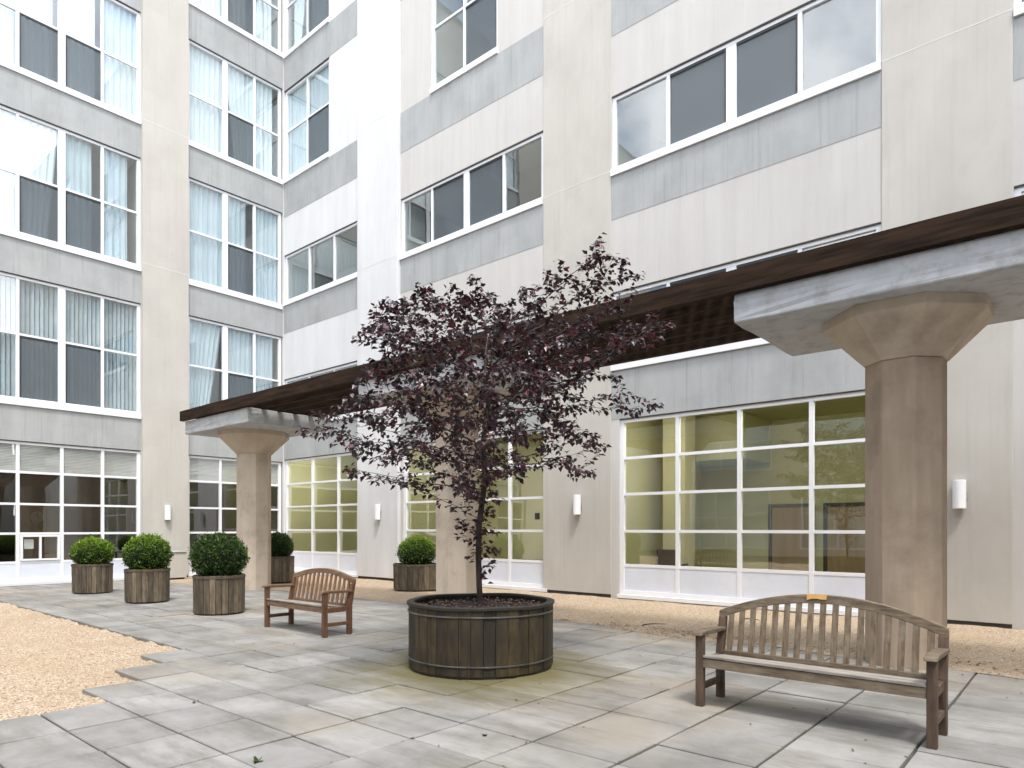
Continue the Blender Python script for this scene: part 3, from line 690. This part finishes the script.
for i, x in enumerate([7.74, 8.15, 8.56, 8.97, 9.38, 9.79]):
    bm = NB(); ys = np.linspace(YS, YE, 30)
    th = .045 if i else .05
    z0, z1 = (4.318, 4.575 if i == 0 else 4.50)
    pr = None
    for q, yy in enumerate(ys):
        oz = .006*math.sin(yy*1.3+i*2)+random.gauss(0, .002)
        v = [bm.verts.new(p) for p in ((x-th, yy, z0+max(0, oz)), (x+th, yy, z0+max(0, oz)), (x+th, yy, z1+oz), (x-th, yy, z1+oz))]
        if pr:
            for k in range(4): bm.faces.new((pr[k], pr[(k+1) % 4], v[(k+1) % 4], v[k]))
        else: bm.faces.new(v[::-1])
        pr = v
    bm.faces.new(pr)
    o = wobj('joist', bm, M['beam'], PG)
YY = YS+.1; k = 0
while YY < YE-.05 and k < 98:
    bm = NB(); zt = 4.512+random.uniform(0, .022); sk = random.uniform(-.02, .02); x0 = 7.795; x1 = 9.86+random.uniform(-.03, .03)
    prism(bm, [(x0, YY), (x1, YY+sk), (x1, YY+.115+sk), (x0, YY+.115)], 2, zt, zt+.042)
    wobj('cross_slat', bm, M['beam'], PG); YY += .218; k += 1

# ------------------------------------------------------------------ wall lamps
def wall_lamp(loc, rz, label):
    T = thing('wall_lamp', label, 'wall lamp', loc, rz, 'white wall lamps on the piers')
    bm = NB(); n = 14; r = .095; pts = [(r*math.cos(math.pi*k/n), -.03-.125*math.sin(math.pi*k/n)) for k in range(n+1)]
    prism(bm, pts, 2, 0, .46); obj('shade', bm, M['lamp'], T, bevel=.008)
    bm = NB(); box(bm, (-.06, -.029, .06), (.06, .0, .4)); obj('backplate', bm, M['lamp_back'], T)
    bm = NB(); box(bm, (.06, -.02, .16), (.115, -.002, .28)); obj('switch_box', bm, M['lamp_back'], T, bevel=.004)
rD = R(-90)   # local -Y (front) turned to world -X
wall_lamp((12.98, 9.1, 1.86), rD, 'white half-round wall lamp on the pier left of the wide glazing')
wall_lamp((12.98, 1.62, 1.86), rD, 'white half-round wall lamp on the wall right of the near column')
wall_lamp((12.89, 16.35, 1.80), rD, 'white half-round wall lamp on the pier above the small bench')
wall_lamp((8.95, 21.77, 1.80), 0, 'white half-round wall lamp on the pier behind the clipped bushes')

# utility cabinet at the pier
T = thing('utility_cabinet', 'low beige cabinet against the pier behind the second tub', 'cabinet', (8.6, 21.3, 0))
bm = NB(); box(bm, (-.55, -.55, .06), (.5, .46, .82)); obj('body', bm, M['stucco'], T, bevel=.01)
bm = NB(); box(bm, (-.58, -.58, .822), (.5, .46, .85)); obj('lid', bm, M['spandrel'], T, bevel=.005)
bm = NB(); box(bm, (-.5, -.5, 0), (.45, .44, .059)); obj('plinth', bm, M['dark_gap'], T)

# ------------------------------------------------------------------ tubs with clipped bushes
def stave_ring(bm, r, h, n, th=.03, gap=.004, z0=0, flare=0):
    for k in range(n):
        a0 = 2*math.pi*k/n+gap/r/2; a1 = 2*math.pi*(k+1)/n-gap/r/2; dr = random.uniform(-.004, .004); dz = random.uniform(-.004, .004)
        pts = []
        for a, rr in ((a0, r+dr), (a1, r+dr), (a1, r-th), (a0, r-th)): pts.append((a, rr))
        lo = [bm.verts.new((rr*math.cos(a), rr*math.sin(a), z0)) for a, rr in pts]
        hi = [bm.verts.new(((rr+flare)*math.cos(a), (rr+flare)*math.sin(a), h+dz)) for a, rr in pts]
        bm.faces.new(lo[::-1]); bm.faces.new(hi)
        for i in range(4): bm.faces.new((lo[i], lo[(i+1) % 4], hi[(i+1) % 4], hi[i]))
def ring(bm, r0, r1, z0, z1, n=64):
    P = [(r0, z0), (r1, z0), (r1, z1), (r0, z1)]; pr = None; first = None
    for k in range(n+1):
        a = 2*math.pi*k/n
        v = first if k == n else [bm.verts.new((r*math.cos(a), r*math.sin(a), z)) for r, z in P]
        if k == 0: first = v
        if pr:
            for i in range(4): bm.faces.new((pr[i], v[i], v[(i+1) % 4], pr[(i+1) % 4]))
        pr = v
def make_tub(loc, r, h, label, rz, group='clipped bush tubs along the paving'):
    T = thing('tub_planter', label, 'planter', loc, rz, group)
    bm = NB(); stave_ring(bm, r, h, 26, .028, .008, .03, .008); obj('tub', bm, M['tub'], T)
    bm = NB(); ring(bm, r-.05, r+.018, h-.05, h-.012, 26); obj('rim', bm, M['tub'], T)
    bm = NB(); ring(bm, r-.06, r-.035, 0.0, .045, 26); ring(bm, .0, r-.035, .02, .03, 26); obj('base', bm, M['black'], T)
    bm = NB(); bmesh.ops.create_circle(bm, cap_ends=True, segments=26, radius=r-.03, matrix=Matrix.Translation((0, 0, h-.09))); obj('soil', bm, M['soil'], T)
def noise3(p, s):
    return math.sin(p[0]*s+1.3)*math.sin(p[1]*s*1.1+.7)*math.sin(p[2]*s*.9+2.1)
def make_bush(loc, rx, rzz, mats, label, seed, n=8500):
    random.seed(seed)
    T = thing('clipped_bush', label, 'bush', loc, random.random()*6, 'clipped round bushes in tubs')
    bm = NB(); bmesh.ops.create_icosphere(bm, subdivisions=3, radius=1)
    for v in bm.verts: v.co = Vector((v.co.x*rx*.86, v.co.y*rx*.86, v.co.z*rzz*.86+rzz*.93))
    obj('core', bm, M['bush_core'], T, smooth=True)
    bm = NB()
    for k in range(n):
        u = random.uniform(-1, 1); a = random.random()*2*math.pi; q = math.sqrt(1-u*u); d = Vector((q*math.cos(a), q*math.sin(a), u))
        lump = 1+.09*noise3(d, 6+seed % 3)+.07*noise3(d, 14+seed % 4)+random.gauss(0, .022)
        if random.random() < .10: lump += random.uniform(0, .12)
        depth = random.random()**2*.13
        rr = lump-depth
        c = Vector((d.x*rx*rr, d.y*rx*rr, d.z*rzz*rr+rzz*.93))
        L = random.uniform(.014, .032); t = (d+Vector((random.gauss(0, .7), random.gauss(0, .7), random.gauss(0, .7)+.25))).normalized()
        sx = t.cross(Vector((random.gauss(0, 1), random.gauss(0, 1), random.gauss(0, 1)))).normalized()*L*.42
        f = bm.faces.new([bm.verts.new(p) for p in (c-t*L, c+sx, c+t*L, c-sx)])
        # paler green leaves, mostly on the crown of the ball
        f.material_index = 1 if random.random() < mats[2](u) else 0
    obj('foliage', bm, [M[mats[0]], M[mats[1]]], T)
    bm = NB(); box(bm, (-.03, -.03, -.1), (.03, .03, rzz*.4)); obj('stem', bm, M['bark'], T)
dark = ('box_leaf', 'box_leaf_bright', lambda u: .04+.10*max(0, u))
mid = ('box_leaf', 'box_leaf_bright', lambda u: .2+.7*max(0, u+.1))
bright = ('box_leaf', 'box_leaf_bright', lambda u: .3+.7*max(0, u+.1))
tubs = [((5.88, 12.08), .43, .70, .53, .44, dark, 'round weathered wooden tub nearest the small bench, under the dark green bush', 'darkest clipped round bush, in the tub nearest the small bench'),
        ((5.80, 15.08), .42, .70, .50, .42, mid, 'round weathered wooden tub second from the left, holding a mid green bush', 'mid green clipped bush in the middle of the three on the paving'),
        ((5.74, 18.15), .42, .70, .50, .37, bright, 'round weathered wooden tub farthest left, near the white wall panels', 'yellow-green clipped bush in the leftmost tub'),
        ((10.35, 17.75), .45, .74, .47, .40, dark, 'brown wooden tub tucked behind the far concrete column', 'dark clipped bush half hidden behind the far column'),
        ((11.36, 12.9), .58, .66, .52, .40, mid, 'wide dark wooden tub on the gravel left of the middle column', 'green clipped bush in the wide tub left of the middle column')]
for i, (p, r, h, bx, bz, mt, l1, l2) in enumerate(tubs):
    random.seed(50+i); make_tub((p[0], p[1], 0), r, h, l1, random.random())
    make_bush((p[0], p[1], h-.08), bx*.89, bz*.97, mt, l2, 70+i)
random.seed(11)

# ------------------------------------------------------------------ large planter
TC = (5.60, 5.27)
T = thing('large_planter', 'large round dark timber planter with two steel hoops holding the plum tree', 'planter', (*TC, 0))
bm = NB(); stave_ring(bm, .815, .70, 40, .035, .005, .03, 0); obj('staves', bm, M['planter'], T)
bm = NB(); ring(bm, .755, .835, .70, .735, 48)
for v in bm.verts: v.co.z += .004*math.sin(5*math.atan2(v.co.y, v.co.x))
obj('rim', bm, M['planter_rim'], T, bevel=.006)
bm = NB(); ring(bm, .776, .80, .0, .04, 48); ring(bm, .0, .78, .03, .035, 48); obj('base', bm, M['black'], T)
for z in (.13, .635):
    bm = NB(); ring(bm, .818, .826, z-.008, z+.008, 72); obj('hoop', bm, M['hoop'], T, bevel=.002)
bm = NB(); c = bm.verts.new((0, 0, .67)); prev = [c]
for rr in range(1, 9):
    cur = [bm.verts.new((.1*rr*.98*math.cos(a), .1*rr*.98*math.sin(a), .665-.004*rr+random.gauss(0, .010))) for a in [2*math.pi*k/40 for k in range(40)]]
    for k in range(40):
        if rr == 1: bm.faces.new((c, cur[k], cur[(k+1) % 40]))
        else: bm.faces.new((prev[k], cur[k], cur[(k+1) % 40], prev[(k+1) % 40]))
    prev = cur
obj('soil', bm, M['soil'], T, smooth=True)
bm = NB()
for _ in range(650):
    a = random.random()*6.28; rr = .74*math.sqrt(random.random()); pebble(bm, rr*math.cos(a), rr*math.sin(a), .665+random.uniform(-.01, .02), random.uniform(.008, .020))
M['mulch'] = surf('mulch', (.02, .012, .010), (.22, .16, .14), 20, rough=.9, bump=0, island=.5)
o = obj('mulch', bm, M['mulch']); o.location = (*TC, .0); tag(o, 'bark mulch covering the soil of the large planter', 'mulch', kind='stuff')

# ------------------------------------------------------------------ plum tree (grown by space colonisation towards clumps of foliage)
TD = 7.68
rh = np.array([.65134, -.7588, 0]); fh = np.array([.7588, .65134, 0]); up = np.array([0, 0, 1.])
# clumps: sideways (m), height (m), depth (m), radius (m), weight  -- metres relative to the trunk foot
CL = []
def cl(x, y, r, wgt=1.0, dep=None):
    # measured off the photo once, turned to metres at the trunk's distance
    CL.append(((x-480.5)/676*TD, 1.55-(y-528)/676*TD, dep, r/88., wgt))
for a in [(602, 243, 10, .7), (603, 252, 14, .9), (622, 268, 14, .7), (588, 262, 18, 1), (560, 268, 12, .6), (552, 285, 16, .8), (575, 292, 22, 1.2), (604, 292, 18, 1), (640, 278, 10, .35), (536, 300, 16, .7), (618, 305, 14, .6),
          (470, 276, 12, .45), (488, 288, 14, .6), (448, 290, 10, .4), (415, 292, 14, .8), (430, 300, 18, 1), (400, 305, 16, .9), (380, 315, 16, .9), (372, 328, 14, .7), (355, 340, 9, .4), (402, 330, 20, 1.2), (430, 325, 22, 1.3),
          (465, 312, 20, 1.1), (500, 315, 22, 1.2), (530, 328, 22, 1.3), (560, 322, 24, 1.4), (590, 325, 20, 1.1), (625, 328, 18, 1.0), (650, 318, 14, 1.1), (672, 323, 9, .7), (660, 330, 10, .7), (640, 342, 16, .7), (610, 345, 18, 1),
          (395, 355, 20, 1.2), (425, 355, 24, 1.5), (460, 350, 26, 1.7), (495, 350, 26, 1.7), (530, 358, 26, 1.6), (565, 352, 22, 1.4), (590, 365, 18, .9),
          (375, 372, 15, .8), (400, 385, 22, 1.3), (435, 388, 26, 1.7), (470, 385, 26, 1.8), (505, 385, 24, 1.6), (540, 388, 22, 1.2), (575, 385, 18, .9), (610, 382, 15, .8), (622, 396, 14, .7), (645, 403, 12, .6), (662, 406, 8, .3), (632, 412, 8, .3), 
          (360, 400, 16, .8), (340, 412, 16, .8), (320, 420, 14, .9), (304, 428, 9, .8), (318, 436, 9, .7), (350, 425, 18, 1), (380, 415, 22, 1.3), (415, 418, 24, 1.5), (450, 420, 24, 1.6), (485, 418, 24, 1.5), (515, 420, 20, 1), (548, 412, 18, .8), (575, 405, 14, .6),
          (340, 438, 13, .6), (365, 448, 16, .9), (395, 448, 20, 1.2), (425, 450, 22, 1.3), (455, 452, 22, 1.4), (485, 450, 20, 1.2), (515, 448, 17, .9), (545, 440, 17, .8), (570, 432, 15, .8), (592, 440, 13, .6), (604, 450, 9, .4),
          (350, 470, 10, .5), (370, 480, 11, .5), (408, 478, 14, .7), (425, 488, 11, .45), (440, 478, 16, .8), (468, 478, 16, .9), (495, 470, 14, .8), (520, 468, 14, .6), (545, 462, 11, .5), (560, 458, 9, .4), (575, 473, 7, .25), (588, 474, 7, .25),
          (472, 500, 13, .7), (488, 508, 13, .7), (462, 515, 10, .8), (470, 490, 14, .8), (495, 495, 13, .8), (468, 540, 9, .6), (497, 550, 8, .5), (486, 580, 6, .3), (478, 530, 14, .8), (492, 535, 10, .45), (458, 528, 8, .6), (484, 552, 11, .55), (468, 556, 8, .3), (492, 566, 7, .25)]: cl(*a)
rs = np.random.RandomState(3)
att = []
for x, z, dep, r, wg in CL:
    low = z < 2.0 and abs(x) < .35
    half = .12 if low else 1.35*math.sqrt(max(.12, 1-((x)/2.4)**2-((z-3.1)/2.1)**2))
    # dense middle of the crown gets several clumps along the line of depth
    n_d = 1 if low else (3 if abs(x) < .9 and 2.75 < z < 4.1 else 2 if abs(x) < 1.4 and 2.1 < z < 4.2 else 1)
    for q in range(n_d):
        dd = rs.uniform(-half, half)*(.5 if n_d == 1 else 1.0)
        n = int(15*wg+5)
        for _ in range(n):
            o = rs.normal(size=3); o /= np.linalg.norm(o); o *= r*rs.random()**.4
            s = (TD+dd)/TD
            att.append((x*s+o[0], dd+o[1]*1.3, 1.55+(z-1.55)*s+o[2]))
att = np.array(att)
nodes = [np.array([0, 0, .60])]; par = [-1]
def trunk_to(pts):
    for p in pts:
        p = np.array(p); q = nodes[-1]; L = np.linalg.norm(p-q); n = max(1, int(L/.07)); base = len(nodes)-1
        for k in range(1, n+1): nodes.append(q+(p-q)*k/n); par.append(len(nodes)-2)
trunk_to([(-.02, 0, .9), (-.03, .01, 1.25), (-.02, 0, 1.6), (.02, .02, 1.9), (.05, 0, 2.15), (.02, -.02, 2.5), (.08, .03, 2.9), (.05, .0, 3.3)])
alive = np.ones(len(att), bool); STEP = .065; INF = .9; KILL = .10
NP = np.array(nodes)
for it in range(130):
    idx = np.where(alive)[0]
    if len(idx) == 0: break
    A = att[idx]; D = np.linalg.norm(A[:, None, :]-NP[None, :, :], axis=2)
    # prefer nodes that lie lower than the attractor, so limbs ascend
    pen = D+.25*np.clip(NP[None, :, 2]-A[:, None, 2], 0, None)
    nn = pen.argmin(1); dn = D[np.arange(len(idx)), nn]
    new = {}
    for a, k, d in zip(A, nn, dn):
        if d < INF+it*.05: new.setdefault(k, []).append((a-NP[k])/max(d, 1e-6))
    add = []
    for k, vs in new.items():
        v = np.mean(vs, 0)+rs.normal(size=3)*.10+np.array([0, 0, .05]); v /= np.linalg.norm(v)+1e-9
        p = NP[k]+v*STEP
        add.append(p); nodes.append(p); par.append(int(k))
    NP = np.array(nodes)
    D2 = np.linalg.norm(att[idx][:, None, :]-np.array(add)[None, :, :], axis=2).min(1)
    alive[idx[D2 < KILL]] = False
nN = len(nodes); kids = [[] for _ in range(nN)]
for i, p in enumerate(par):
    if p >= 0: kids[p].append(i)
rad = np.zeros(nN)
for i in range(nN-1, -1, -1):
    rad[i] = .0022 if not kids[i] else sum(rad[c]**2.35 for c in kids[i])**(1/2.35)
rad = np.minimum(rad*(.033/rad[0]), .034); rad = np.maximum(rad, .0018)
def W3(p): # tree frame -> metres in the tree object's frame
    v = rh*p[0]+fh*p[1]+up*p[2]; return Vector(v)
TR = thing('plum_tree', 'small purple-leaved plum tree growing out of the large round planter', 'tree', (*TC, 0))
def tube(bm, p, q, r0, r1, n=5):
    d = (q-p)
    if d.length < 1e-5: return
    d.normalize(); a = d.orthogonal().normalized(); b = d.cross(a); A = []; B = []
    for k in range(n):
        t = 2*math.pi*k/n; u = a*math.cos(t)+b*math.sin(t); A.append(bm.verts.new(p-d*r0*.3+u*r0)); B.append(bm.verts.new(q+d*r1*.3+u*r1))
    for k in range(n): bm.faces.new((A[k], A[(k+1) % n], B[(k+1) % n], B[k]))
bt, bb = NB(), NB()
for i in range(1, nN):
    r0, r1 = rad[par[i]], rad[i]
    trunk = i < 40 and par[i] == i-1 and nodes[i][2] < 3.2 and abs(nodes[i][0]) < .2
    if rad[i] < r0*.6: r0 = rad[i]*1.15
    tube(bt if (trunk and nodes[i][2] < 2.3) else bb, W3(nodes[par[i]]), W3(nodes[i]), r0, r1, 8 if trunk else 5 if rad[i] > .005 else 3)
# root flare at the soil
tube(bt, Vector((0, 0, .63)), Vector((0, 0, .74)), .048, .034, 8)
obj('trunk', bt, M['bark'], TR, smooth=True)
obj('branches', bb, M['bark'], TR, smooth=True)
bl = NB(); nl = 0
thin = [i for i in range(nN) if rad[i] < .0075 and nodes[i][2] > .95]
def leaf(bl, c, t, nrm, L):
    s = t.cross(nrm); s.normalize(); s *= L*.36; f = nrm*L*.10
    droop = -nrm*L*.12
    v = [bl.verts.new(p) for p in (c, c+t*L*.38+s+f, c+t*L+droop, c+t*L*.38-s+f, c+t*L*.45)]
    bl.faces.new((v[0], v[1], v[4])); bl.faces.new((v[1], v[2], v[4])); bl.faces.new((v[0], v[4], v[3])); bl.faces.new((v[4], v[2], v[3]))
for i in thin:
    p = W3(nodes[i]); q = W3(nodes[par[i]]); d = (p-q)
    if d.length < 1e-5: continue
    d.normalize()
    k = 7 if not kids[i] else (4 if rad[i] < .004 else 2)
    for _ in range(k):
        t = (d*.55+Vector((random.gauss(0, .6), random.gauss(0, .6), random.gauss(-.28, .32)))).normalized()
        nr = Vector((random.gauss(0, .38), random.gauss(0, .38), 1)); nr = (nr-t*nr.dot(t)).normalized()
        L = random.uniform(.046, .088); c = p-d*random.random()*STEP+Vector((random.gauss(0, .018), random.gauss(0, .018), random.gauss(-.01, .02)))
        leaf(bl, c+t*.012, t, nr, L); nl += 1
print('tree nodes', nN, 'leaves', nl)
obj('crown', bl, M['plum_leaf'], TR)

# ------------------------------------------------------------------ garden benches (local: length along Y, front faces -X, origin between the front legs)
def make_bench(loc, L, nsl, top, back, seatm, darkm, label, patch=False, zc=.985, ze=.79):
    T = thing('garden_bench', label, 'bench', loc, 0, 'wooden garden benches with arched backs')
    D = .44; hl = L/2; w_ = .065
    for s in (-1, 1):
        y = s*(hl-w_/2)
        bm = NB(); obox(bm, (.035, y, .31), (.065, w_, .62)); l = obj('leg', bm, darkm if darkm else top, T, bevel=.005)
        # rear leg carries on upwards as the back post, leaning back
        bm = NB(); prism(bm, [(D-.02, 0), (D+.045, 0), (D+.045, .42), (D+.105, .735), (D+.05, .735), (D-.02, .42)], 1, y-w_/2, y+w_/2)
        obj('leg', bm, darkm, T, bevel=.005)
        bm = NB()
        prism(bm, [(-.045, .62), (.02, .622), (.25, .615), (D+.055, .612), (D+.055, .645), (.25, .655), (.04, .66), (-.03, .65)], 1, y-.045, y+.045)
        obj('arm', bm, top, T, bevel=.008)
        bm = NB(); box(bm, (.068, y-.022, .145), (D-.02, y+.022, .195)); obj('stretcher', bm, darkm, T, bevel=.004)
        bm = NB(); box(bm, (.068, y-.02, .34), (D-.02, y+.02, .41)); obj('side_rail', bm, darkm, T, bevel=.004)
    bm = NB(); box(bm, (.012, -hl+w_, .345), (.052, hl-w_, .42)); obj('front_rail', bm, back, T, bevel=.004)
    bm = NB()
    for k in range(6):
        x = .005+k*.073; z = .43-.012*k if k < 5 else .432-.055
        z = .430+.0-.010*k
        box(bm, (x, -hl+.012 if k else -hl+w_+.003, z), (x+.064, hl-.012 if k else hl-w_-.003, z+.02))
        if k and k < 5:
            pass
    # notch the seat slats short of the posts
    for v in bm.verts:
        lim = hl-w_-.004
        v.co.y = max(-lim, min(lim, v.co.y))
    obj('seat', bm, seatm, T, bevel=.003)
    # lower back rail
    bm = NB(); box(bm, (D+.002, -hl+w_, .385), (D+.038, hl-w_, .44)); obj('back_rail', bm, back, T, bevel=.004)
    # arched top rail
    def arch(y): 
        u = abs(y)/hl; return ze+(zc-ze)*(1-u**2.0)
    def lean(z): return D+.01+(z-.42)*.18
    bm = NB(); n = 36; pr = None
    for k in range(n+1):
        y = -hl+L*k/n; z = arch(y); th = .075; x = lean(z)
        v = [bm.verts.new(p) for p in ((x-.022, y, z-th), (x+.03, y, z-th), (x+.034, y, z), (x-.018, y, z))]
        if pr:
            for i in range(4): bm.faces.new((pr[i], v[i], v[(i+1) % 4], pr[(i+1) % 4]))
        else: bm.faces.new(v)
        pr = v
    bm.faces.new(pr[::-1]); bmesh.ops.recalc_face_normals(bm, faces=bm.faces); tr = obj('top_rail', bm, back, T, bevel=.006)
    if patch:
        bm = NB(); y0, y1 = -.03, .13; vs = []
        for k in range(5):
            y = y0+(y1-y0)*k/4; z = arch(y)+.0015; x = lean(z); zz = z-random.uniform(.025, .05)
            vs.append([bm.verts.new((x-.0205, y, z)), bm.verts.new((lean(zz)-.0245, y, zz))])
        for k in range(4): bm.faces.new((vs[k][0], vs[k+1][0], vs[k+1][1], vs[k][1]))
        obj('worn_patch', bm, M['patch'], tr)
    for k in range(nsl):
        y = -hl+w_+(L-2*w_)*(k+.5)/nsl; z0 = .44; z1 = arch(y)-.07; wd = .0235+.0*(k % 2)
        bm = NB(); x0, x1 = lean(z0), lean(z1)
        prism(bm, [(x0-.006, z0-.002), (x0+.012, z0-.002), (x1+.012, z1), (x1-.006, z1)], 1, y-wd, y+wd)
        obj('back_slat', bm, M['bench_slat' if patch else 'bench_slat_brown'], T, bevel=.002)
    return T
make_bench((5.50, 1.72, 0), 1.80, 17, M['bench_grey'], M['bench_grey'], M['bench_seat'], M['bench_dark'], 'long weathered grey-brown bench with arched slatted back in front of the near column', True)
make_bench((5.50, 9.02, 0), 1.62, 13, M['bench_brown'], M['bench_brown'], M['bench_seat'], M['bench_brown_dark'], 'smaller reddish-brown arched bench beyond the planter near the far column', False, .93, .80)
